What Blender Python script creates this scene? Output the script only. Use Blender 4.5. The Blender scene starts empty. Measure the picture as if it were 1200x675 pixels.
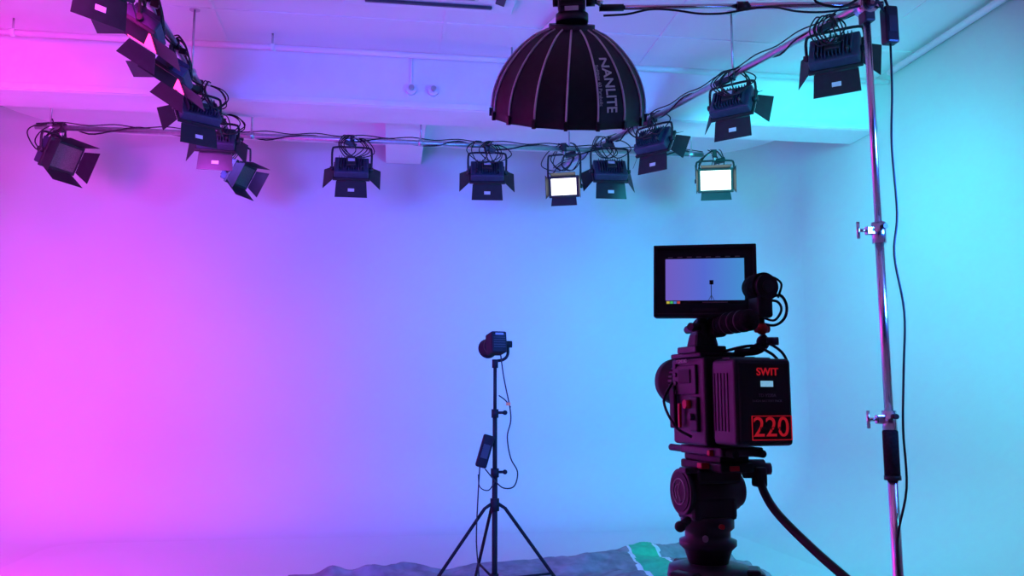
import bpy, bmesh, math, random
from mathutils import Vector, Matrix, Euler, noise
random.seed(7)
scene = bpy.context.scene
try:
    scene.view_settings.view_transform = 'Standard'
    scene.view_settings.look = 'None'
except Exception as e:
    print(e)
D = math.radians
# ------------------------------------------------------------------ materials
def mat(name, col, rough=0.5, metal=0.0, emit=None, es=0.0, var=0.12, scale=18.0, bump=0.0, spec=None):
    m = bpy.data.materials.new(name); m.use_nodes = True
    nt = m.node_tree; b = nt.nodes['Principled BSDF']
    tc = nt.nodes.new('ShaderNodeTexCoord'); n = nt.nodes.new('ShaderNodeTexNoise')
    n.inputs['Scale'].default_value = scale; n.inputs['Detail'].default_value = 3
    nt.links.new(tc.outputs['Object'], n.inputs['Vector'])
    r = nt.nodes.new('ShaderNodeValToRGB')
    r.color_ramp.elements[0].position = .3; r.color_ramp.elements[1].position = .7
    r.color_ramp.elements[0].color = tuple(c*(1-var) for c in col)+(1,)
    r.color_ramp.elements[1].color = tuple(min(1, c*(1+var)) for c in col)+(1,)
    nt.links.new(n.outputs['Fac'], r.inputs['Fac']); nt.links.new(r.outputs['Color'], b.inputs['Base Color'])
    b.inputs['Roughness'].default_value = rough; b.inputs['Metallic'].default_value = metal
    if spec is not None: b.inputs['Specular IOR Level'].default_value = spec
    if emit:
        b.inputs['Emission Color'].default_value = tuple(emit)+(1,); b.inputs['Emission Strength'].default_value = es
    if bump:
        bp = nt.nodes.new('ShaderNodeBump'); bp.inputs['Strength'].default_value = bump; bp.inputs['Distance'].default_value = .01
        nt.links.new(n.outputs['Fac'], bp.inputs['Height']); nt.links.new(bp.outputs['Normal'], b.inputs['Normal'])
    return m
M_WALL = mat('cyc_white_paint', (.52,.52,.52), .9, var=.01, scale=2, spec=.1)
M_FLOOR = mat('cyc_floor_paint', (.55,.55,.55), .9, var=.01, scale=1.5, spec=.1)
M_CONC = mat('grey_wall_paint', (.12,.12,.12), .9, var=.1, scale=3)
M_CEIL = mat('ceiling_board', (.80,.78,.78), .9, var=.03, scale=1.2, spec=.2)
M_BEAM = mat('beam_paint', (.80,.78,.78), .8, var=.04, scale=2.5, bump=.1)
M_STEEL = mat('galvanised_steel', (.55,.55,.57), .35, .9, var=.1, scale=30)
M_CHROME = mat('chrome', (.75,.75,.77), .22, 1.0, var=.03)
M_BLK = mat('black_plastic', (.018,.018,.020), .42, var=.2)
M_BLK2 = mat('matte_black_metal', (.013,.013,.015), .6, var=.2)
M_COB = mat('matte_black_lamp_body', (.012,.012,.013), .7, var=.2, spec=.2)
M_RUB = mat('black_rubber_cable', (.008,.008,.009), .55, var=.2)
M_FIX = mat('fixture_housing', (.045,.055,.10), .42, .4, var=.15)
M_FLAP = mat('barndoor_sheet', (.018,.018,.024), .45, .3, var=.15)
M_LABEL = mat('label_white', (.6,.6,.62), .6, var=.1)
M_LEDOFF = mat('led_panel_off', (.10,.08,.08), .5, var=.3, scale=90)
M_FOAM = mat('foam_windshield', (.012,.012,.013), .95, var=.4, scale=120, bump=.5)
M_FAB = mat('softbox_fabric', (.012,.012,.014), .55, var=.3, scale=40, bump=.1)
M_PIPING = mat('softbox_piping', (.8,.8,.82), .6)
M_DIFF = mat('diffuser_cloth', (.7,.7,.7), .9, var=.03)
M_RED = mat('glowing_red_print', (.75,.02,.03), .5, emit=(1,.02,.04), es=.25, var=.05)  # print ink with a faint glow of its own added
M_REDP = mat('red_anodised', (.55,.02,.03), .35, .3)
M_WHT = mat('white_print', (.8,.8,.8), .6, var=.03)
M_GREYP = mat('grey_print', (.25,.25,.27), .6, var=.03)
M_GREY = mat('dark_grey_casting', (.05,.05,.055), .45, .3)
M_CLOTH = mat('grey_ground_sheet', (.20,.20,.215), .9, var=.3, scale=9, bump=.3)
M_GREEN = mat('green_tape', (.03,.42,.20), .7, var=.15)
M_LCDB = mat('battery_gauge', (.1,.3,.5), .3, emit=(.3,.7,1), es=.6, var=.3, scale=200)
M_ORG = mat('orange_tag', (.8,.2,.05), .6)
def emis(name, col, s):
    return mat(name, tuple(min(1,c*.6) for c in col), .5, emit=col, es=s, var=.05, scale=60)
M_EPINK = emis('led_pink', (1,.04,.28), 3)
M_EBLUE = emis('led_blue', (.12,.16,1), 4)
M_ECYAN = emis('led_cyan', (.1,.75,1), 4)
M_EWHITE = emis('led_white', (1,.96,.80), 2.2)

# ------------------------------------------------------------------ mesh builder
class MB:
    def __init__(s): s.bm = bmesh.new(); s.mats = []; s.M = Matrix()
    def mi(s, m):
        if m not in s.mats: s.mats.append(m)
        return s.mats.index(m)
    def merge(s, t, m, M=None):
        i = s.mi(m)
        for f in t.faces: f.material_index = i
        t.transform(s.M @ (M or Matrix()))
        me = bpy.data.meshes.new('t'); t.to_mesh(me); t.free(); s.bm.from_mesh(me); bpy.data.meshes.remove(me)
    def box(s, c, size, m, rot=(0,0,0), bev=0.0, seg=2, taper=None):
        t = bmesh.new(); bmesh.ops.create_cube(t, size=1)
        for v in t.verts:
            k = 1.0
            if taper and v.co.z > 0: k = taper
            v.co = Vector((v.co.x*size[0]*k, v.co.y*size[1]*k, v.co.z*size[2]))
        if bev > 0: bmesh.ops.bevel(t, geom=t.edges[:]+t.verts[:], offset=bev, segments=seg, affect='EDGES', profile=.5)
        s.merge(t, m, Matrix.Translation(c) @ Euler([D(a) for a in rot]).to_matrix().to_4x4())
    def cyl(s, p0, p1, r, m, r1=None, seg=20, caps=True):
        p0 = Vector(p0); p1 = Vector(p1); d = p1-p0
        t = bmesh.new()
        bmesh.ops.create_cone(t, cap_ends=caps, segments=seg, radius1=r, radius2=(r if r1 is None else r1), depth=d.length)
        for f in t.faces: f.smooth = len(f.verts) == 4
        s.merge(t, m, Matrix.Translation((p0+p1)/2) @ d.to_track_quat('Z', 'Y').to_matrix().to_4x4())
    def sph(s, c, r, m, sc=(1,1,1)):
        t = bmesh.new(); bmesh.ops.create_uvsphere(t, u_segments=20, v_segments=12, radius=r)
        for f in t.faces: f.smooth = True
        s.merge(t, m, Matrix.Translation(c) @ Matrix.Diagonal((*sc, 1)))
    def tube(s, pts, r, m, seg=8, sub=6):
        P = [Vector(p) for p in pts]
        if sub > 1 and len(P) > 2:
            Q = []; E = [P[0]*2-P[1]]+P+[P[-1]*2-P[-2]]
            for i in range(1, len(E)-2):
                a, b, c, d = E[i-1:i+3]
                for k in range(sub):
                    u = k/sub
                    Q.append(.5*((2*b)+(c-a)*u+(2*a-5*b+4*c-d)*u*u+(3*b-a-3*c+d)*u**3))
            Q.append(P[-1]); P = Q
        t = bmesh.new(); rings = []
        T = (P[1]-P[0]).normalized(); N = T.orthogonal().normalized()
        for i, p in enumerate(P):
            T2 = (P[min(i+1, len(P)-1)]-P[max(i-1, 0)]).normalized()
            if T2.length < .5: T2 = T
            N = (T.rotation_difference(T2) @ N); N = (N-T2*N.dot(T2)).normalized(); T = T2; B = T.cross(N)
            rings.append([t.verts.new(p+(N*math.cos(2*math.pi*k/seg)+B*math.sin(2*math.pi*k/seg))*r) for k in range(seg)])
        for a, b in zip(rings[:-1], rings[1:]):
            for k in range(seg):
                f = t.faces.new((a[k], a[(k+1) % seg], b[(k+1) % seg], b[k])); f.smooth = True
        t.faces.new(rings[0][::-1]); t.faces.new(rings[-1])
        s.merge(t, m)
    def plate(s, vs, th, m):
        vs = [Vector(v) for v in vs]; n = (vs[1]-vs[0]).cross(vs[2]-vs[0]).normalized()*th/2
        t = bmesh.new(); a = [t.verts.new(v+n) for v in vs]; b = [t.verts.new(v-n) for v in vs]
        t.faces.new(a); t.faces.new(b[::-1]); k = len(vs)
        for i in range(k): t.faces.new((a[i], b[i], b[(i+1) % k], a[(i+1) % k]))
        bmesh.ops.recalc_face_normals(t, faces=t.faces[:])
        s.merge(t, m)
    def text(s, txt, size, m, M, ext=.0006, fn=None, bold=0):
        cu = bpy.data.curves.new('t', 'FONT'); cu.body = txt; cu.size = size; cu.extrude = ext; cu.offset = bold
        cu.align_x = 'CENTER'; cu.align_y = 'CENTER'
        o = bpy.data.objects.new('t', cu); scene.collection.objects.link(o)
        bpy.context.view_layer.update()
        me = bpy.data.meshes.new_from_object(o.evaluated_get(bpy.context.evaluated_depsgraph_get()))
        bpy.data.objects.remove(o); bpy.data.curves.remove(cu)
        t = bmesh.new(); t.from_mesh(me); bpy.data.meshes.remove(me)
        if fn:
            for v in t.verts: v.co = fn(v.co)
        s.merge(t, m, M)
    def lathe(s, prof, m, M=None, seg=24):
        t = bmesh.new(); rings = []
        for r, z in prof:
            rings.append([t.verts.new((r*math.cos(2*math.pi*k/seg), r*math.sin(2*math.pi*k/seg), z)) for k in range(seg)])
        for a, b in zip(rings[:-1], rings[1:]):
            for k in range(seg):
                f = t.faces.new((a[k], a[(k+1) % seg], b[(k+1) % seg], b[k])); f.smooth = True
        t.faces.new(rings[0][::-1]); t.faces.new(rings[-1])
        bmesh.ops.recalc_face_normals(t, faces=t.faces[:])
        s.merge(t, m, M)
    def obj(s, name, M=None, parent=None):
        me = bpy.data.meshes.new(name); s.bm.to_mesh(me); s.bm.free()
        for m in s.mats: me.materials.append(m)
        o = bpy.data.objects.new(name, me); scene.collection.objects.link(o)
        if parent: o.parent = parent
        if M is not None: o.matrix_basis = M
        return o

# ------------------------------------------------------------------ room shell (seamless cyclorama)
XL, XR, YB, YF, H = -4.07, 4.5, 10.0, -3.0, 4.4
RC, CV = 1.25, .90
def cyc():
    n = 16
    ys = [YF+(YB-RC-YF)*i/10 for i in range(11)]
    left = [(Vector((XL, y)), Vector((1, 0))) for y in ys]
    ca = [(Vector((XL+RC-RC*math.cos(a), YB-RC+RC*math.sin(a))), Vector((math.cos(a), -math.sin(a)))) for a in [math.pi/2*i/n for i in range(n+1)]]
    xs = [XL+RC+(XR-XL-2*RC)*i/10 for i in range(11)]
    mid = [(Vector((x, YB)), Vector((0, -1))) for x in xs]
    cb = [(Vector((XR-RC+RC*math.sin(a), YB-RC+RC*math.cos(a))), Vector((-math.sin(a), -math.cos(a)))) for a in [math.pi/2*i/n for i in range(n+1)]]
    right = [(Vector((XR, y)), Vector((-1, 0))) for y in ys[::-1]]
    prof = [(CV-CV*math.sin(a), CV-CV*math.cos(a)) for a in [math.pi/2*i/14 for i in range(15)]]+[(0, 1.8), (0, 2.7), (0, 3.6), (0, H)]
    def sheet(name, pl):
        bm = bmesh.new(); g = []
        for p, nn in pl:
            g.append([bm.verts.new((p.x+nn.x*d, p.y+nn.y*d, z)) for d, z in prof])
        for a, b in zip(g[:-1], g[1:]):
            for k in range(len(prof)-1):
                f = bm.faces.new((a[k], b[k], b[k+1], a[k+1])); f.smooth = True
        me = bpy.data.meshes.new(name); bm.to_mesh(me); bm.free(); me.materials.append(M_WALL)
        o = bpy.data.objects.new(name, me); scene.collection.objects.link(o)
    sheet('wall_left', left); sheet('wall_back', ca+mid[1:-1]+cb); sheet('wall_right', right)
cyc()
b = MB(); b.box(((XL+XR)/2, (YB+YF)/2, -.05), (XR-XL+.4, YB-YF+.4, .1), M_FLOOR); b.obj('floor')
b = MB(); b.box(((XL+XR)/2, YF-.05, H/2), (XR-XL+.4, .1, H), M_CONC); b.obj('wall_front')
b = MB(); b.box(((XL+XR)/2, (YB+YF)/2, H+.05), (XR-XL+.4, YB-YF+.4, .1), M_CEIL)
for i in range(8):   # cover strips between ceiling boards
    y = -2.2+i*1.25
    if y > 7: break
    b.box(((XL+XR)/2, y, H-.004), (XR-XL-.02, .03, .008), M_BEAM)
for x in (-3.2, -1.4, .4, 2.2, 4.0):
    b.box((x, 2.1, H-.003), (.03, 10.1, .006), M_BEAM)
b.obj('ceiling')
b = MB(); b.box(((XL+XR)/2, 7.42, 4.15), (XR-XL-.01, .44, .5), M_BEAM, bev=.01)
b.box(((XL+XR)/2, 7.19, 3.93), (XR-XL-.02, .03, .05), M_BEAM, bev=.004); b.obj('ceiling_beam')
b = MB(); b.box((.13, 8.82, 4.29), (.42, 2.34, .22), M_BEAM, bev=.008); b.obj('ceiling_beam.001')
b = MB(); b.box(((XL+XR)/2, 3.6, 4.2), (XR-XL-.01, .40, .4), M_BEAM, bev=.01); b.obj('ceiling_beam.002')
b = MB(); b.cyl((XL+.02, 6.95, 4.28), (XR-.02, 6.95, 4.28), .024, M_BEAM)
for x in (-3, -1, 1, 3): b.cyl((x, 6.95, 4.28), (x, 6.95, 4.4), .008, M_STEEL); b.cyl((x-.02, 6.95, 4.28), (x+.02, 6.95, 4.28), .032, M_BEAM)
b.obj('sprinkler_pipe')
b = MB()
for x in (.15, .34):
    b.cyl((x, 7.2, 4.06), (x, 7.14, 4.06), .045, M_BEAM); b.cyl((x, 7.14, 4.06), (x, 7.10, 4.06), .022, M_STEEL)
b.tube([(.15, 7.17, 4.06), (.15, 7.17, 4.39)], .01, M_BEAM, sub=1)
b.obj('junction_box')
b = MB(); b.tube([(1.6, 5.2, 4.36), (1.35, 5.9, 4.33), (1.2, 6.5, 4.36)], .03, M_BEAM); b.obj('conduit_pipe')
b = MB(); b.tube([(XR-.06, -2, 4.33), (XR-.06, 6.85, 4.33)], .03, M_BEAM, sub=1); b.obj('conduit_pipe.001')
b = MB(); b.box((.25, 5.75, 4.375), (1.3, .95, .05), M_WHT, bev=.015); b.box((.25, 5.75, 4.34), (.72, .5, .03), M_LABEL, bev=.01)
for i in range(9): b.box((.25, 5.55+i*.05, 4.322), (.66, .012, .008), M_GREY)
for s in (-1, 1):
    b.box((.25, 5.75+s*.37, 4.345), (.95, .07, .02), M_GREY, rot=(s*18, 0, 0), bev=.004)
    b.box((.25+s*.53, 5.75, 4.345), (.07, .6, .02), M_GREY, rot=(0, s*18, 0), bev=.004)
b.obj('air_conditioner_cassette')

# ------------------------------------------------------------------ lighting pipes
ZP = 3.84
def pipe(name, p0, p1, hang):
    b = MB(); p0 = Vector(p0); p1 = Vector(p1)
    b.cyl(p0, p1, .025, M_STEEL)
    for k in hang:
        p = p0.lerp(p1, k); top = 3.9 if 7.2 < p.y < 7.64 else 4.18 if (p.y > 7.7 and abs(p.x-.13) < .2) else 4.4
        b.cyl(p, (p.x, p.y, top), .009, M_STEEL); b.sph(p, .036, M_STEEL); b.cyl((p.x, p.y, top-.01), (p.x, p.y, top), .04, M_STEEL)
    d = p1-p0; L = d.length; n = int(L/.22); pts = []
    side = d.normalized().cross(Vector((0, 0, 1)))
    for i in range(n+1):
        a = i*1.9; sag = random.uniform(0, .03)
        pts.append(p0+d*(i/n)+side*.033*math.cos(a)+Vector((0, 0, .034*math.sin(a)-sag*(i % 4 == 2))))
    b.tube(pts, .007, M_RUB, seg=6, sub=4)
    pts = [p0+d*(i/n)+Vector((0, 0, .034+(.02 if i % 2 else 0)))-side*.01 for i in range(n+1)]
    b.tube(pts, .005, M_RUB, seg=6, sub=4)
    return b.obj(name)
ZL = ZP+.05
def rp(y): return 3.2-.281*(y-3.9)
pipe('lighting_pipe', (-3.2, 8, ZP), (3.1, 8, ZP), (.02, .3, .55, .98))
pipe('lighting_pipe.001', (-1.54, 1.7, ZL), (-1.54, 8.2, ZL), (.05, .45, .75))
pipe('lighting_pipe.002', (rp(2.1), 2.1, ZL), (rp(9.0), 9.0, ZL), (.1, .57, .95))

# ------------------------------------------------------------------ LED fixtures
def fixture(px, py, yaw, tilt, led, lcol=None, watts=0, drop=.27, flaps=(55, 62, 40, 40), w=.38, h=.26, pz=ZP, name='led_panel_light', k=.84, fl=.19, spread=125, hook=True):
    """yaw: emission heading from +Y (deg, ccw); tilt: deg downwards"""
    b = MB()
    top = drop
    if hook:
        b.box((0, 0, top), (.05, .075, .09), M_BLK2, bev=.008); b.cyl((0, 0, top-.09), (0, 0, top-.03), .014, M_STEEL)
        b.tube([(.0, -.03, top), (.05, -.05, top+.01), (.085, -.05, top)], .007, M_STEEL, sub=3)
        yw = w/2+.028
        b.tube([(-yw, 0, 0), (-yw, 0, top-.13), (-yw+.04, 0, top-.09), (0, 0, top-.085), (yw-.04, 0, top-.09), (yw, 0, top-.13), (yw, 0, 0)], .012, M_BLK2, seg=8, sub=4)
    for s in (-1, 1): b.cyl((s*(w/2), 0, 0), (s*(w/2+.05), 0, 0), .026, M_BLK, seg=12)
    b.M = Matrix.Rotation(D(-tilt), 4, 'X')
    b.box((0, -.02, 0), (w, .09, h), M_FIX, bev=.012)
    b.box((0, .035, 0), (w+.03, .03, h+.03), M_BLK2, bev=.005)
    for i in range(11): b.box((-w*.36+i*w*.072, -.085, 0), (.006, .05, h*.78), M_FIX)
    b.box((0, -.095, 0), (w*.3, .06, h*.5), M_BLK, bev=.008)
    b.box((0, -.128, h*.05), (w*.2, .006, h*.16), M_LABEL)
    b.cyl((w*.3, -.07, -h*.3), (w*.3, -.12, -h*.3), .014, M_BLK)
    b.cyl((-w*.3, -.07, -h*.3), (-w*.3, -.12, -h*.3), .010, M_BLK)
    b.box((0, .052, 0), (w-.03, .004, h-.03), led)
    y0 = .055
    for s, ang in ((1, flaps[0]), (-1, flaps[1])):
        c, sn = math.cos(D(ang)), math.sin(D(ang)); z0 = s*(h/2+.012)
        b.plate([(-w*.44, y0, z0), (w*.44, y0, z0), (w*.47, y0+fl*c, z0+s*fl*sn), (-w*.47, y0+fl*c, z0+s*fl*sn)], .004, M_FLAP)
        b.cyl((-w*.42, y0, z0), (w*.42, y0, z0), .008, M_BLK2, seg=8)
        m = Vector((0, y0+fl*.55*c, z0+s*fl*.55*sn)); off = Vector((0, -sn, s*c))*.004
        ex = Vector((.035, 0, 0)); ey = Vector((0, c, s*sn))*.018
        b.plate([m+off-ex-ey, m+off+ex-ey, m+off+ex+ey, m+off-ex+ey], .002, M_LABEL)
    f2 = fl*.8
    for s, ang in ((1, flaps[2]), (-1, flaps[3])):
        c, sn = math.cos(D(ang)), math.sin(D(ang)); x0 = s*(w/2+.012)
        b.plate([(x0, y0, -h*.42), (x0, y0, h*.42), (x0+s*f2*sn, y0+f2*c, h*.62), (x0+s*f2*sn, y0+f2*c, -h*.62)], .004, M_FLAP)
    b.M = Matrix()
    if hook:
        for q in range(5):
            a = random.uniform(-.12, .12); dd = random.uniform(.06, .22)
            b.tube([(a*.3, .03, top+.04), (a+dd*.6, -.05-random.random()*.05, top-.03), (a+dd, -.11, top-.16+random.uniform(-.04, .04)),
                    (a, -.14, top-.24), (a-dd*.8, -.12, top-.10), (a-dd*.4, -.05, top+.03), (a, 0, top+.05)], .006, M_RUB, seg=6, sub=5)
        b.box((-.02+random.uniform(-.05, .05), -.07, top-.07), (.13, .06, .05), M_BLK, rot=(10, random.uniform(-20, 20), 8), bev=.006)
    o = b.obj(name, Matrix.Translation((px, py, pz-drop*k)) @ Matrix.Rotation(D(yaw), 4, 'Z') @ Matrix.Scale(k, 4))
    if lcol:
        ld = bpy.data.lights.new('led_lamp', 'AREA'); ld.shape = 'RECTANGLE'; ld.size = w-.05; ld.size_y = h-.05
        ld.energy = watts; ld.color = lcol; ld.spread = D(spread)
        lo = bpy.data.objects.new('led_lamp', ld); scene.collection.objects.link(lo); lo.parent = o
        lo.matrix_basis = Matrix.Rotation(D(-tilt), 4, 'X') @ Matrix.Translation((0, .062, 0)) @ Matrix.Rotation(D(90), 4, 'X')
    return o
PINK = (1, .02, .76); BLUE = (.08, .10, 1); CYAN = (.02, .74, .86); VIO = (.25, .12, 1)
# left pipe -> washes left part of the cyclorama
fixture(-1.54, 3.9, 44, 20, M_EPINK, PINK, 18, pz=ZL)
fixture(-1.54, 4.55, 46, 22, M_EPINK, PINK, 20, pz=ZL)
fixture(-1.54, 5.3, 98, 60, M_EPINK, PINK, 22, pz=ZL, flaps=(55, 86, 40, 40))
fixture(-1.54, 6.05, 96, 58, M_EPINK, PINK, 20, pz=ZL, flaps=(55, 86, 40, 40))
fixture(-1.54, 6.85, 35, 35, M_EPINK, (.7, .07, 1), 14, pz=ZL)
fixture(-1.54, 7.60, 5, 35, M_EBLUE, VIO, 12, pz=ZL)
# back pipe
fixture(-2.98, 8, -115, 25, M_LEDOFF, flaps=(20, 20, 15, 15), drop=.27, k=.95)
fixture(-1.42, 8.05, -115, 30, M_LEDOFF, flaps=(20, 20, 15, 15), drop=.44, k=.8)
fixture(-.38, 8, 0, 35, M_EBLUE, BLUE, 16, drop=.34, flaps=(50, 60, 50, 50))
fixture(.91, 8, -5, 35, M_EBLUE, BLUE, 18, drop=.32, flaps=(50, 60, 50, 50))
fixture(1.66, 7.95, 160, 12, M_EWHITE, drop=.47, w=.32, h=.22, fl=.10, flaps=(20, 75, 20, 20))
fixture(3.20, 7.95, 163, 8, M_EWHITE, drop=.33, w=.38, h=.26, fl=.10, flaps=(15, 75, 20, 20))
# right pipe
for y, yaw, tl, wt in ((5.03, -40, 25, 24), (6.05, -45, 28, 20), (7.1, -50, 32, 8)):
    fixture(rp(y), y, yaw, tl, M_ECYAN, CYAN, wt, pz=ZL, flaps=(50, 65, 45, 45))
fixture(rp(7.85), 7.85, -3, 35, M_EBLUE, (.06, .28, 1), 12, pz=ZL, drop=.36)
# unseen lights on stands, added to wash the cyclorama and fill the ceiling
def added_wash(x, y, z, yaw, tilt, col, watts, led, spread=120, w=.38, h=.26):
    o = fixture(x, y, yaw, tilt, led, col, watts, pz=z+.27, drop=.27, k=1, hook=False, spread=spread, w=w, h=h, name='added_light_on_stand')
    yw = w/2+.028; dz = h/2+.06
    s = MB(); s.cyl((0, 0, .2), (0, 0, z-dz-.06), .016, M_BLK)
    s.tube([(-yw, 0, z), (-yw, 0, z-dz), (0, 0, z-dz-.06), (yw, 0, z-dz), (yw, 0, z)], .010, M_BLK2)
    for a in (90, 210, 330):
        c, q = math.cos(D(a)), math.sin(D(a)); s.tube([(0, 0, .75), (c*.5, q*.5, .012)], .011, M_BLK, sub=1); s.tube([(0, 0, .3), (c*.27, q*.27, .36)], .008, M_BLK, sub=1)
    s.cyl((0, 0, .7), (0, 0, .8), .026, M_BLK2); s.obj('stand', Matrix.Translation((0, 0, -z)), o)
added_wash(-2.6, -.2, 2.2, -10, -65, (.9, .2, .7), 19, M_EPINK)  # added fill, aimed up to brighten the ceiling
added_wash(-1.7, 1.5, 2.2, -12, 6, (.07, .09, 1), 116, M_EBLUE, 85, .8, .5)
added_wash(-2.6, 2.5, 2.2, 16, 6, PINK, 92, M_EPINK, 68, .8, .5)
added_wash(-2.7, 1.1, 2.2, 12, 6, PINK, 76, M_EPINK, 68, .8, .5)
added_wash(2.6, 1.9, 2.2, 15, 6, (.03, .17, 1), 100, M_EBLUE, 85, .8, .5)
added_wash(2.95, 2.6, 2.2, -10, 6, CYAN, 60, M_ECYAN, 76, .8, .5)
added_wash(3.0, 1.0, 2.2, -10, 6, CYAN, 52, M_ECYAN, 76, .8, .5)
added_wash(2.9, -.3, 2.2, 12, -65, (.4, .4, 1), 11, M_EBLUE)  # second added fill, also turned up at the ceiling

# ------------------------------------------------------------------ softbox on boom
sx, sy, sz = .646, 2.936, 2.758
Ms = Matrix.Translation((sx, sy, sz)) @ Matrix.Rotation(D(-13.6), 4, 'Z') @ Matrix.Rotation(D(27), 4, 'X') @ Matrix.Rotation(D(4), 4, 'Y')
HS = .30
def sr(s): return .07+.22*(1-(1-s)**2)**.75
def sp(s, a, off=0):
    k = 1-.035*abs(math.sin(8*a))*math.sin(math.pi*min(1, s*1.0)*.5)
    r = sr(s)*k+off
    return Vector((r*math.cos(a), r*math.sin(a), -HS*s))
b = MB()
t = bmesh.new(); NA = 96; NS = 16; g = []
for i in range(NS+1):
    g.append([t.verts.new(sp(i/NS, 2*math.pi*j/NA)) for j in range(NA)])
g.append([t.verts.new(sp(1, 2*math.pi*j/NA, .004)+Vector((0, 0, -.03))) for j in range(NA)])
g.append([t.verts.new(sp(1, 2*math.pi*j/NA, -.012)+Vector((0, 0, -.03))) for j in range(NA)])
for a_, b_ in zip(g[:-1], g[1:]):
    for j in range(NA):
        f = t.faces.new((a_[j], b_[j], b_[(j+1) % NA], a_[(j+1) % NA])); f.smooth = True
t.faces.new(g[0]); b.merge(t, M_FAB)
for q in range(16):
    a = 2*math.pi*q/16
    b.tube([sp(i/12, a, .002) for i in range(13)], .0038, M_PIPING, seg=6, sub=2)
    b.box(sp(1, a, .004)+Vector((0, 0, -.018)), (.012, .012, .03), M_BLK, rot=(0, 0, math.degrees(a)))
b.lathe([(.27, -HS), (.27, -HS-.006)], M_DIFF, seg=48)
b.lathe([(.085, .012), (.085, -.02), (.07, -.03)], M_GREY, seg=32)
def tfn(c0, a0):
    def f(co):
        s = c0+co.x/HS*.9; a = a0+co.y/.235
        return sp(s, a, .0035+co.z)
    return f
b.text('NANLITE', .050, M_WHT, Matrix(), ext=0, fn=tfn(.60, D(-90+34)), bold=.0012)
b.text('Softbox 60 Parabolic', .018, M_WHT, Matrix(), ext=0, fn=tfn(.60, D(-90+25)))
b.obj('parabolic_softbox', Ms)
# lamp head above softbox
b = MB()
b.cyl((0, 0, .0), (0, 0, .03), .06, M_GREY); b.box((0, 0, .10), (.10, .12, .15), M_BLK, bev=.012)
for i in range(6): b.box((0, -.062, .05+i*.018), (.085, .006, .006), M_GREY)
b.box((.0, -.062, .035), (.05, .004, .016), M_LABEL); b.cyl((.052, 0, .08), (.085, 0, .08), .022, M_BLK)
b.cyl((-.052, 0, .08), (-.07, 0, .08), .018, M_BLK); b.cyl((.085, 0, .08), (.11, 0, .065), .012, M_CHROME)
b.text('NANLITE', .018, M_WHT, Matrix.Translation((0, -.066, .125)) @ Matrix.Rotation(D(90), 4, 'X'))
b.obj('studio_lamp_head', Matrix.Translation((sx, sy-.005, sz+.016)) @ Matrix.Rotation(D(-13.6), 4, 'Z') @ Matrix.Rotation(D(8), 4, 'X'))

# ------------------------------------------------------------------ big boom stand on the right
SX, SY = 1.711, 2.758
b = MB()
b.cyl((0, 0, .12), (0, 0, 1.33), .0175, M_CHROME); b.cyl((0, 0, 1.33), (0, 0, 1.99), .0150, M_CHROME); b.cyl((0, 0, 1.99), (0, 0, 2.80), .0125, M_CHROME)
for z in (1.33, 1.99):
    b.cyl((0, 0, z-.045), (0, 0, z+.03), .024, M_CHROME); b.box((-.025, 0, z), (.05, .02, .03), M_CHROME, bev=.004)
    b.cyl((-.045, 0, z), (-.075, 0, z), .006, M_CHROME); b.cyl((-.078, -.0, z-.03), (-.078, .0, z+.03), .006, M_CHROME)
    b.cyl((0, -.02, z+.01), (0, -.045, z+.01), .009, M_BLK)
b.cyl((0, 0, 1.14), (0, 0, 1.29), .026, M_FOAM, seg=16); b.cyl((0, 0, 1.125), (0, 0, 1.14), .028, M_BLK)
for a in (80, 200, 320):
    c, s = math.cos(D(a)), math.sin(D(a))
    b.tube([(c*.02, s*.02, .62), (c*.08, s*.08, .60), (c*.48, s*.48, .08), (c*.56, s*.56, .012)], .0125, M_CHROME, sub=3)
    b.tube([(c*.02, s*.02, .20), (c*.30, s*.30, .30)], .008, M_CHROME, sub=1); b.cyl((c*.56, s*.56, 0), (c*.56, s*.56, .03), .02, M_BLK)
b.cyl((0, 0, .58), (0, 0, .66), .03, M_CHROME); b.cyl((0, 0, .16), (0, 0, .24), .026, M_CHROME)
b.cyl((0, -.03, 2.83), (0, .03, 2.83), .035, M_CHROME, seg=24); b.cyl((0, -.05, 2.83), (0, -.03, 2.83), .02, M_GREY)
b.cyl((0, -.05, 2.83), (-.03, -.09, 2.80), .007, M_CHROME); b.box((0, 0, 2.79), (.04, .05, .05), M_GREY, bev=.005)
bd = Vector((.71-SX, 2.94-SY, 0)); bn = bd.normalized()
b.tube([-bn*.06+Vector((0, 0, 2.835)), bn*.45+Vector((0, 0, 2.838))], .0125, M_CHROME, sub=1)
b.tube([bn*.42+Vector((0, 0, 2.838)), bd*.955+Vector((0, 0, 2.84))], .009, M_CHROME, sub=1)
b.cyl(bn*.43+Vector((0, 0, 2.838)), bn*.47+Vector((0, 0, 2.838)), .017, M_BLK)
e = bd*.96+Vector((0, 0, 2.84)); b.cyl(e, e-bn*.09, .013, M_BLK)
pts = []
for i in range(12):
    k = i/11; pts.append(bd*(k*.95)+Vector((.0, -.02, 2.83-.03*abs(math.sin(k*8)))))
b.tube(pts, .004, M_RUB, seg=6)
b.tube([(-.02, -.03, 2.86), (-.12, -.04, 2.80), (-.2, .0, 2.84), (-.1, -.05, 2.88), (0, -.05, 2.84), (.05, -.03, 2.80)], .005, M_RUB, seg=6)
b.box((.075, -.02, 2.75), (.05, .045, .14), M_BLK, bev=.008); b.box((.075, -.044, 2.75), (.03, .002, .06), M_GREY)
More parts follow.
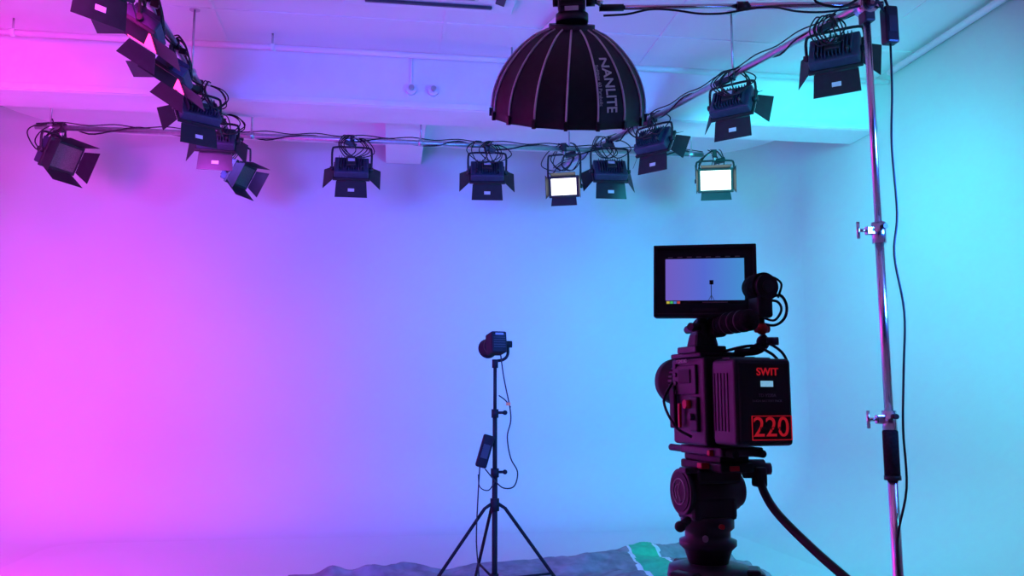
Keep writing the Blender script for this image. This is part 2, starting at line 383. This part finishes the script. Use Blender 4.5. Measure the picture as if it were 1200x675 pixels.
b.tube([(.075, -.02, 2.68), (.07, -.02, 2.5), (.05, -.03, 2.3), (.055, -.03, 2.05), (.035, -.03, 1.9), (.06, -.03, 1.7), (.045, -.03, 1.5), (.03, -.03, 1.3), (.03, -.03, 1.1), (-.02, -.035, .9), (.0, -.04, .6), (.06, -.05, .3), (.12, -.12, .012)], .0042, M_RUB, seg=6)
b.tube([(.075, -.02, 2.82), (.05, -.02, 2.87), (.0, -.02, 2.86)], .005, M_RUB, seg=6)
b.obj('boom_light_stand', Matrix.Translation((SX, SY, 0)))

# ------------------------------------------------------------------ small light on stand
b = MB()
b.cyl((0, 0, .25), (0, 0, .98), .016, M_COB); b.cyl((0, 0, .95), (0, 0, 1.32), .0135, M_COB); b.cyl((0, 0, 1.3), (0, 0, 1.60), .0105, M_COB)
for z, r in ((.98, .024), (1.32, .021)):
    b.cyl((0, 0, z-.03), (0, 0, z+.02), r, M_COB); b.cyl((0, 0, z), (.055, -.01, z), .008, M_COB); b.sph((.058, -.01, z), .014, M_COB)
b.cyl((0, 0, .76), (0, 0, .83), .026, M_COB); b.cyl((0, 0, .36), (0, 0, .41), .024, M_COB)
for a in (-172, -6, 100):
    c, s = math.cos(D(a)), math.sin(D(a))
    b.tube([(c*.02, s*.02, .80), (c*.06, s*.06, .775), (c*.62, s*.62, .012)], .010, M_COB, sub=1)
    b.tube([(c*.02, s*.02, .38), (c*.33, s*.33, .41)], .007, M_COB, sub=1); b.sph((c*.62, s*.62, .016), .016, M_RUB)
b.cyl((0, 0, 1.58), (0, 0, 1.63), .018, M_COB); b.tube([(0, 0, 1.62), (.05, 0, 1.63), (.075, 0, 1.66), (.075, 0, 1.72)], .009, M_COB, sub=4)
b.cyl((.045, 0, 1.72), (.10, 0, 1.72), .020, M_COB); b.M = Matrix.Translation((0, 0, 1.72)) @ Matrix.Rotation(D(12), 4, 'Z') @ Matrix.Rotation(D(-8), 4, 'X')
b.box((0, -.02, 0), (.095, .12, .125), M_COB, bev=.01)
for i in range(6): b.box((0, -.082, -.03+i*.014), (.07, .004, .005), M_BLK2)
b.box((0, -.084, .045), (.05, .003, .012), M_GREYP)
b.cyl((0, .04, 0), (0, .07, 0), .05, M_COB, seg=28); b.cyl((0, .07, 0), (0, .14, 0), .045, M_COB, r1=.060, seg=28, caps=False)
b.M = Matrix.Translation((-.06, -.02, 1.10)) @ Matrix.Rotation(D(16), 4, 'Y'); b.box((0, 0, 0), (.065, .05, .19), M_COB, bev=.01); b.box((0, -.027, 0), (.04, .003, .08), M_GREY)
b.M = Matrix()
b.tube([(.03, -.01, 1.67), (.045, -.02, 1.55), (.06, -.02, 1.47), (.085, -.02, 1.35), (.09, -.02, 1.27), (.07, -.02, 1.18), (.09, -.02, 1.06), (.13, -.02, .98), (.11, -.02, .90), (.05, -.02, .89), (0, -.03, .93), (-.06, -.03, 1.0)], .004, M_RUB, seg=6)
b.tube([(.02, -.02, 1.42), (.06, -.02, 1.39), (.09, -.02, 1.35)], .004, M_RUB, seg=6); b.box((.075, -.025, 1.37), (.025, .006, .018), M_ORG)
b.tube([(-.09, -.02, 1.01), (-.10, -.03, .85), (-.11, -.05, .6), (-.10, -.1, .3), (-.2, -.3, .012)], .004, M_RUB, seg=6)
b.tube([(.0, -.02, .93), (-.04, -.03, .88), (-.09, -.03, .9), (-.10, -.03, .97)], .0035, M_RUB, seg=6)
b.obj('video_light_on_stand', Matrix.Translation((.62, 5.0, 0)))

# ------------------------------------------------------------------ ground sheet
def yfar(x): return 7.15+.12*max(0, x+.2)+max(0, x-1.75)*.40+.12*noise.noise(Vector((x*3.1, 4.2, 0)))
t = bmesh.new(); NX, NY = 190, 90; g = []; x0, x1 = -.75, 3.0
for i in range(NX+1):
    x = x0+(x1-x0)*i/NX; col = []
    for j in range(NY+1):
        v = j/NY; yn = 5.7+.25*noise.noise(Vector((x*1.3, 9, 1))); y = yn+(yfar(x)-yn)*v
        p = Vector((x*1.5, y*2.2, 0))
        z = .055*abs(noise.noise(p))*2+.03*abs(noise.noise(p*2.7+Vector((5, 1, 0))))+.012*abs(noise.noise(p*7))
        z *= min(1, (x-x0)*1.6+.15)
        ed = min(1, (1-v)*14); z = z*(.35+.65*ed)+.05*math.exp(-((v-.95)/.03)**2)*(.6+noise.noise(Vector((x*2.5, 0, 3))))
        z += .10*math.exp(-((x-2.0)/.8)**2-((v-.88)/.1)**2)
        z += .07*math.exp(-((x+.42)/.10)**2-((v-.93)/.05)**2)+.05*math.exp(-((x+.12)/.12)**2-((v-.93)/.05)**2)
        col.append(t.verts.new((x+.05*noise.noise(Vector((y*2, x, 2))), y, .004+max(0, z))))
    g.append(col)
bb = MB(); ic = bb.mi(M_CLOTH); ig = bb.mi(M_GREEN); iw = bb.mi(M_LABEL)
for i in range(NX):
    for j in range(NY):
        f = t.faces.new((g[i][j], g[i+1][j], g[i+1][j+1], g[i][j+1])); f.smooth = True
        xc = x0+(x1-x0)*(i+.5)/NX-(j/NY-.5)*.12
        f.material_index = ig if 2.03 < xc < 2.27 else iw if (2.0 < xc <= 2.03 or 2.27 <= xc < 2.30) else ic
me = bpy.data.meshes.new('t'); t.to_mesh(me); t.free(); bb.bm.from_mesh(me); bb.obj('ground_sheet')

# ------------------------------------------------------------------ cinema camera on tripod
root = bpy.data.objects.new('cinema_camera_on_tripod', None); scene.collection.objects.link(root)
root.matrix_basis = Matrix.Translation((.70, 1.53, 1.394)) @ Matrix.Rotation(D(8), 4, 'Z')
RX90 = Matrix.Rotation(D(90), 4, 'X')
def TR(x, y, z): return Matrix.Translation((x, y, z))
# battery
b = MB()
b.box((0, .045, 0), (.122, .086, .164), M_BLK, bev=.008, seg=3)
b.box((0, .002, 0), (.108, .006, .148), M_BLK2, bev=.0025)
b.box((0, .06, .083), (.09, .03, .006), M_BLK, bev=.002)
for i in range(5): b.box((-.0615, .03+i*.012, 0), (.002, .003, .11), M_GREY)
b.text('SWIT', .020, M_RED, TR(.006, -.0018, .056) @ RX90, bold=.0003)
b.box((.004, -.0015, .034), (.026, .002, .011), M_LCDB)
b.text('TD-V220A', .0085, M_GREYP, TR(.004, -.0018, .012) @ RX90)
b.text('LI-ION BATTERY PACK', .0062, M_GREYP, TR(.004, -.0018, .002) @ RX90)
b.text('220', .052, M_RED, TR(.010, -.0018, -.048) @ RX90, bold=.0)
b.text('BIG POWER', .010, M_BLK2, TR(.012, -.0030, -.050) @ RX90)
for z in (-.026, -.070): b.box((.012, -.0015, z), (.084, .0016, .0014), M_RED)
for x in (-.030, .054): b.box((x, -.0015, -.048), (.0014, .0016, .045), M_RED)
b.obj('battery', parent=root)
# body
b = MB()
b.box((0, .098, 0), (.10, .022, .145), M_BLK2, bev=.003)
b.box((-.002, .182, .002), (.124, .142, .178), M_BLK, bev=.007, seg=3)
b.box((-.066, .19, .045), (.006, .10, .06), M_GREY, bev=.002)
b.box((-.070, .185, .052), (.003, .05, .028), M_BLK2, bev=.001)
b.box((-.066, .15, -.025), (.010, .03, .07), M_GREY, bev=.003)
b.cyl((-.064, .165, -.005), (-.082, .165, -.005), .009, M_REDP, seg=16)
b.cyl((-.064, .150, -.03), (-.080, .150, -.03), .007, M_BLK, seg=16)
b.box((-.072, .205, -.028), (.006, .008, .05), M_REDP, bev=.002)
b.box((-.071, .235, -.01), (.008, .022, .09), M_BLK2, bev=.003)
for i in range(4): b.cyl((-.064, .225, .02+i*.018), (-.072, .225, .02+i*.018), .005, M_GREY, seg=12)
b.text('KOMODO', .010, M_WHT, TR(-.0725, .19, .083) @ Matrix.Rotation(D(-90), 4, 'Z') @ RX90)
b.box((-.02, .18, .095), (.10, .13, .010), M_GREY, bev=.003)
b.box((0, .17, -.098), (.096, .17, .018), M_GREY, bev=.004); b.box((0, .19, -.114), (.066, .15, .014), M_BLK2, bev=.003)
for s in (-1, 1): b.cyl((s*.03, .06, -.100), (s*.03, .33, -.100), .0075, M_BLK2)
b.box((-.05, .12, -.10), (.012, .012, .012), M_REDP, bev=.002)
b.tube([(-.07, .24, .04), (-.10, .22, 0), (-.095, .18, -.05), (-.075, .15, -.07)], .003, M_RUB, seg=6)
b.tube([(.0, .10, .075), (.03, .06, .115), (.055, .03, .10), (.066, .02, .07), (.064, .03, .04)], .0028, M_RUB, seg=6)
b.tube([(-.02, .12, .1), (.02, .07, .11), (.04, .04, .095), (.05, .03, .082)], .003, M_RUB, seg=6)
b.obj('camera_body', parent=root)
# lens
b = MB()
b.M = TR(0, .25, .045) @ Matrix.Rotation(D(-90), 4, 'X')
b.lathe([(.032, 0), (.036, .004), (.036, .03), (.043, .034), (.043, .06), (.047, .064), (.047, .082), (.052, .088), (.052, .112), (.046, .112), (.040, .10), (.02, .095)], M_BLK2, seg=40)
for i in range(30):
    a = 2*math.pi*i/30; b.box((.045*math.cos(a), .045*math.sin(a), .047), (.004, .004, .018), M_BLK, rot=(0, 0, math.degrees(a)))
b.M = Matrix(); b.obj('lens', parent=root)
# monitor and bracket
Mm = TR(-.047, .13, .243) @ Matrix.Rotation(D(-29), 4, 'Z') @ Matrix.Rotation(D(-4), 4, 'X') @ Matrix.Rotation(D(1), 4, 'Y')
b = MB(); b.M = Mm
b.box((0, 0, 0), (.204, .022, .150), M_BLK, bev=.005)
b.box((0, -.012, .071), (.204, .010, .007), M_BLK2, bev=.002); b.box((0, -.012, -.071), (.204, .010, .007), M_BLK2, bev=.002)
for s in (-1, 1): b.box((s*.0985, -.012, 0), (.007, .010, .149), M_BLK2, bev=.002)
b.box((0, .022, 0), (.10, .03, .09), M_GREY, bev=.004); b.box((.0, -.0115, -.060), (.05, .001, .006), M_GREY)
b.M = Matrix()
b.cyl((-.05, .14, .115), (-.05, .14, .175), .011, M_GREY); b.sph((-.05, .14, .152), .016, M_BLK); b.cyl((-.05, .14, .15), (-.085, .125, .15), .008, M_BLK)
b.obj('field_monitor', parent=root)
# screen
ms = bpy.data.materials.new('monitor_picture'); ms.use_nodes = True; nt = ms.node_tree; pb = nt.nodes['Principled BSDF']
tc = nt.nodes.new('ShaderNodeTexCoord'); sepx = nt.nodes.new('ShaderNodeSeparateXYZ'); mr = nt.nodes.new('ShaderNodeMapRange'); cr = nt.nodes.new('ShaderNodeValToRGB')
mr.inputs['From Min'].default_value = -.078; mr.inputs['From Max'].default_value = .078
e = cr.color_ramp.elements; e[0].color = (.20, .13, .66, 1); e[1].color = (.07, .34, .80, 1); k = e.new(.5); k.color = (.11, .18, .80, 1)
nt.links.new(tc.outputs['Object'], sepx.inputs[0]); nt.links.new(sepx.outputs['X'], mr.inputs['Value']); nt.links.new(mr.outputs[0], cr.inputs[0])
nt.links.new(cr.outputs[0], pb.inputs['Emission Color']); pb.inputs['Emission Strength'].default_value = .8; pb.inputs['Base Color'].default_value = (.01, .01, .01, 1); pb.inputs['Roughness'].default_value = .7; pb.inputs['Specular IOR Level'].default_value = .1
b = MB(); b.box((0, 0, 0), (.156, .002, .100), ms)
b.box((0, -.0012, .047), (.156, .001, .007), M_BLK2); b.box((0, -.0012, -.047), (.156, .001, .008), M_BLK2)
for i in range(8): b.box((-.068+i*.019, -.002, .047), (.010, .0006, .002), M_GREYP)
cols = [(.9, .8, .1), (.1, .8, .2), (.1, .3, .9), (.8, .1, .1)]
for i in range(4): b.box((-.073+i*.007, -.002, -.047), (.006, .0006, .005), emis('scope_%d' % i, cols[i], .5))
b.box((.02, -.002, -.047), (.05, .0006, .002), M_GREYP)
b.box((.013, -.0015, -.024), (.0014, .0006, .036), M_GREY); b.box((.0135, -.0015, -.006), (.008, .0006, .009), M_GREY, bev=.0002)
for s in (-1, 1): b.box((.013+s*.003, -.0015, -.038), (.001, .0006, .012), M_GREY, rot=(0, -s*28, 0))
b.obj('monitor_screen', Mm @ TR(0, -.0118, .002), root)
# top handle, mics, arm
b = MB()
b.box((-.045, .155, .105), (.07, .08, .014), M_BLK, bev=.003); b.box((-.045, .15, .125), (.055, .05, .035), M_BLK, bev=.008, taper=.75)
b.box((-.025, .16, .14), (.03, .10, .02), M_BLK2, bev=.006)
b.cyl((-.020, .012, .155), (-.020, .20, .155), .021, M_FOAM, seg=24); b.sph((-.020, .012, .155), .021, M_FOAM, (1, .5, 1)); b.cyl((-.02, .2, .155), (-.02, .26, .155), .009, M_GREY)
for i in range(6): b.cyl((-.020, .03+i*.026, .155), (-.020, .036+i*.026, .155), .0222, M_BLK, seg=24)
b.cyl((.038, .045, .225), (.038, .095, .225), .029, M_FOAM, seg=32); b.cyl((.038, .035, .225), (.038, .046, .225), .024, M_BLK, seg=32); b.cyl((.038, .030, .225), (.038, .036, .225), .012, M_GREY, seg=20)
b.box((.036, .06, .188), (.034, .04, .048), M_BLK, bev=.006); b.cyl((.036, .06, .165), (.036, .06, .135), .007, M_GREY)
b.sph((.036, .058, .143), .012, M_REDP); b.cyl((.022, .058, .143), (.05, .058, .143), .008, M_REDP)
b.tube([(.036, .06, .13), (.045, .06, .115), (.03, .07, .10), (.0, .10, .098)], .008, M_BLK2, sub=4); b.sph((.04, .062, .118), .013, M_BLK)
b.cyl((.04, .05, .118), (.06, .04, .118), .008, M_GREY)
b.tube([(.055, .06, .205), (.075, .05, .21), (.085, .045, .19), (.08, .045, .165), (.06, .05, .15), (.03, .06, .155), (.0, .08, .165)], .003, M_RUB, seg=6)
b.tube([(.05, .06, .20), (.068, .05, .197), (.073, .045, .18), (.06, .05, .16), (.04, .06, .165)], .0026, M_RUB, seg=6)
b.tube([(.07, .05, .205), (.078, .05, .235), (.05, .06, .25), (.02, .08, .24)], .0024, M_RUB, seg=6)
b.obj('top_handle_and_microphones', parent=root)
# tripod head
b = MB()
cy = .20; cx = -.018
b.box((0, cy-.01, -.130), (.075, .17, .018), M_BLK2, bev=.004); b.box((-.045, cy-.04, -.128), (.02, .02, .012), M_REDP, bev=.002); b.box((-.01, cy-.10, -.130), (.02, .006, .010), M_REDP, bev=.001)
b.cyl((-.066, cy, -.182), (.045, cy, -.182), .040, M_BLK, seg=36); b.cyl((-.078, cy, -.182), (-.066, cy, -.182), .046, M_GREY, seg=40)
b.cyl((-.080, cy, -.182), (-.078, cy, -.182), .040, M_BLK2, seg=40); b.cyl((.045, cy, -.182), (.055, cy, -.182), .034, M_GREY, seg=32)
b.M = TR(-.0805, cy, -.182) @ Matrix.Rotation(D(-90), 4, 'Y')
ringp = [(.026*math.cos(a), .026*math.sin(a), 0) for a in [2*math.pi*i/32 for i in range(33)]]
b.tube(ringp, .0013, M_LABEL, seg=5, sub=1); b.tube([(-.02, -.008, 0), (0, .004, 0), (.02, -.006, 0)], .0015, M_LABEL, seg=5); b.tube([(-.016, .010, 0), (.004, .014, 0), (.016, .004, 0)], .0015, M_LABEL, seg=5)
b.M = TR(cx, 0, 0)
b.box((0.01, cy, -.150), (.10, .085, .03), M_BLK, bev=.006); b.box((-.05, cy-.02, -.138), (.03, .03, .012), M_GREY, bev=.003)
b.box((0, cy, -.215), (.10, .08, .05), M_BLK, bev=.010)
b.cyl((-.06, cy-.03, -.235), (-.09, cy-.055, -.243), .008, M_BLK2); b.sph((-.09, cy-.055, -.243), .011, M_BLK2)
b.lathe([(.050, -.232), (.054, -.238), (.054, -.255), (.046, -.262), (.046, -.275), (.058, -.28), (.058, -.290), (.048, -.30), (.040, -.325), (.036, -.335)], M_BLK, TR(0, cy, 0), seg=40)
b.cyl((0, cy-.052, -.247), (0, cy-.062, -.247), .005, M_REDP); b.cyl((-.03, cy-.045, -.27), (-.036, cy-.056, -.27), .006, M_GREYP)
b.M = Matrix()
b.cyl((.04, .15, -.135), (.080, .14, -.135), .019, M_BLK2, seg=20); b.cyl((.078, .14, -.135), (.093, .136, -.135), .012, M_GREY); b.box((.063, .13, -.15), (.022, .03, .04), M_BLK, bev=.005)
b.tube([(.062, .125, -.150), (.063, .115, -.178), (.070, .08, -.217), (.090, .0, -.272), (.113, -.085, -.322), (.132, -.17, -.368)], .0085, M_BLK, seg=12)
b.tube([(.113, -.085, -.322), (.132, -.17, -.368), (.15, -.25, -.415)], .0145, M_FOAM, seg=14)
b.obj('fluid_head', parent=root)
# tripod legs (floor is at local z -1.394)
b = MB(); F = -1.394; b.M = TR(cx, 0, 0)
b.lathe([(.050, -.325), (.080, -.332), (.084, -.352), (.074, -.375), (.05, -.40)], M_BLK, TR(0, cy, 0), seg=36)
b.cyl((0, cy, -.33), (0, cy, -.46), .018, M_BLK2); b.cyl((0, cy, -.43), (0, cy, -.48), .028, M_BLK)
for a in (90, 210, 330):
    c, s = math.cos(D(a)), math.sin(D(a)); q = Vector((-s, c, 0))
    P = lambda r, z: Vector((c*r, cy+s*r, z))
    b.box(P(.078, -.355), (.05, .06, .045), M_BLK, rot=(0, 0, a), bev=.006)
    b.cyl(P(.10, -.355)-q*.028, P(.10, -.355)+q*.028, .014, M_REDP if a == 210 else M_GREY)
    for w_ in (-1, 1):
        b.tube([P(.085, -.36)+q*.022*w_, P(.30, -.86)+q*.020*w_], .011, M_BLK, sub=1)
    b.box(P(.30, -.86), (.05, .07, .06), M_GREY, rot=(0, 22, a), bev=.006)
    b.tube([P(.27, -.79), P(.52, F+.02)], .0125, M_BLK2, sub=1); b.sph(P(.52, F+.022), .022, M_RUB)
    b.tube([P(.02, -1.02), P(.37, -1.03)], .007, M_BLK2, sub=1)
b.cyl((0, cy, -1.05), (0, cy, -1.0), .028, M_BLK)
b.obj('tripod_legs', parent=root)

# ------------------------------------------------------------------ world + camera
w = bpy.data.worlds.new('world'); scene.world = w; w.use_nodes = True
w.node_tree.nodes['Background'].inputs[0].default_value = (.02, .02, .03, 1)
cd = bpy.data.cameras.new('camera'); cd.sensor_width = 36; cd.lens = 30; cd.clip_start = .02
co = bpy.data.objects.new('camera', cd); scene.collection.objects.link(co)
co.location = (0, 0, 1.4); co.rotation_euler = (D(90+7.4), 0, D(-8.2)); scene.camera = co
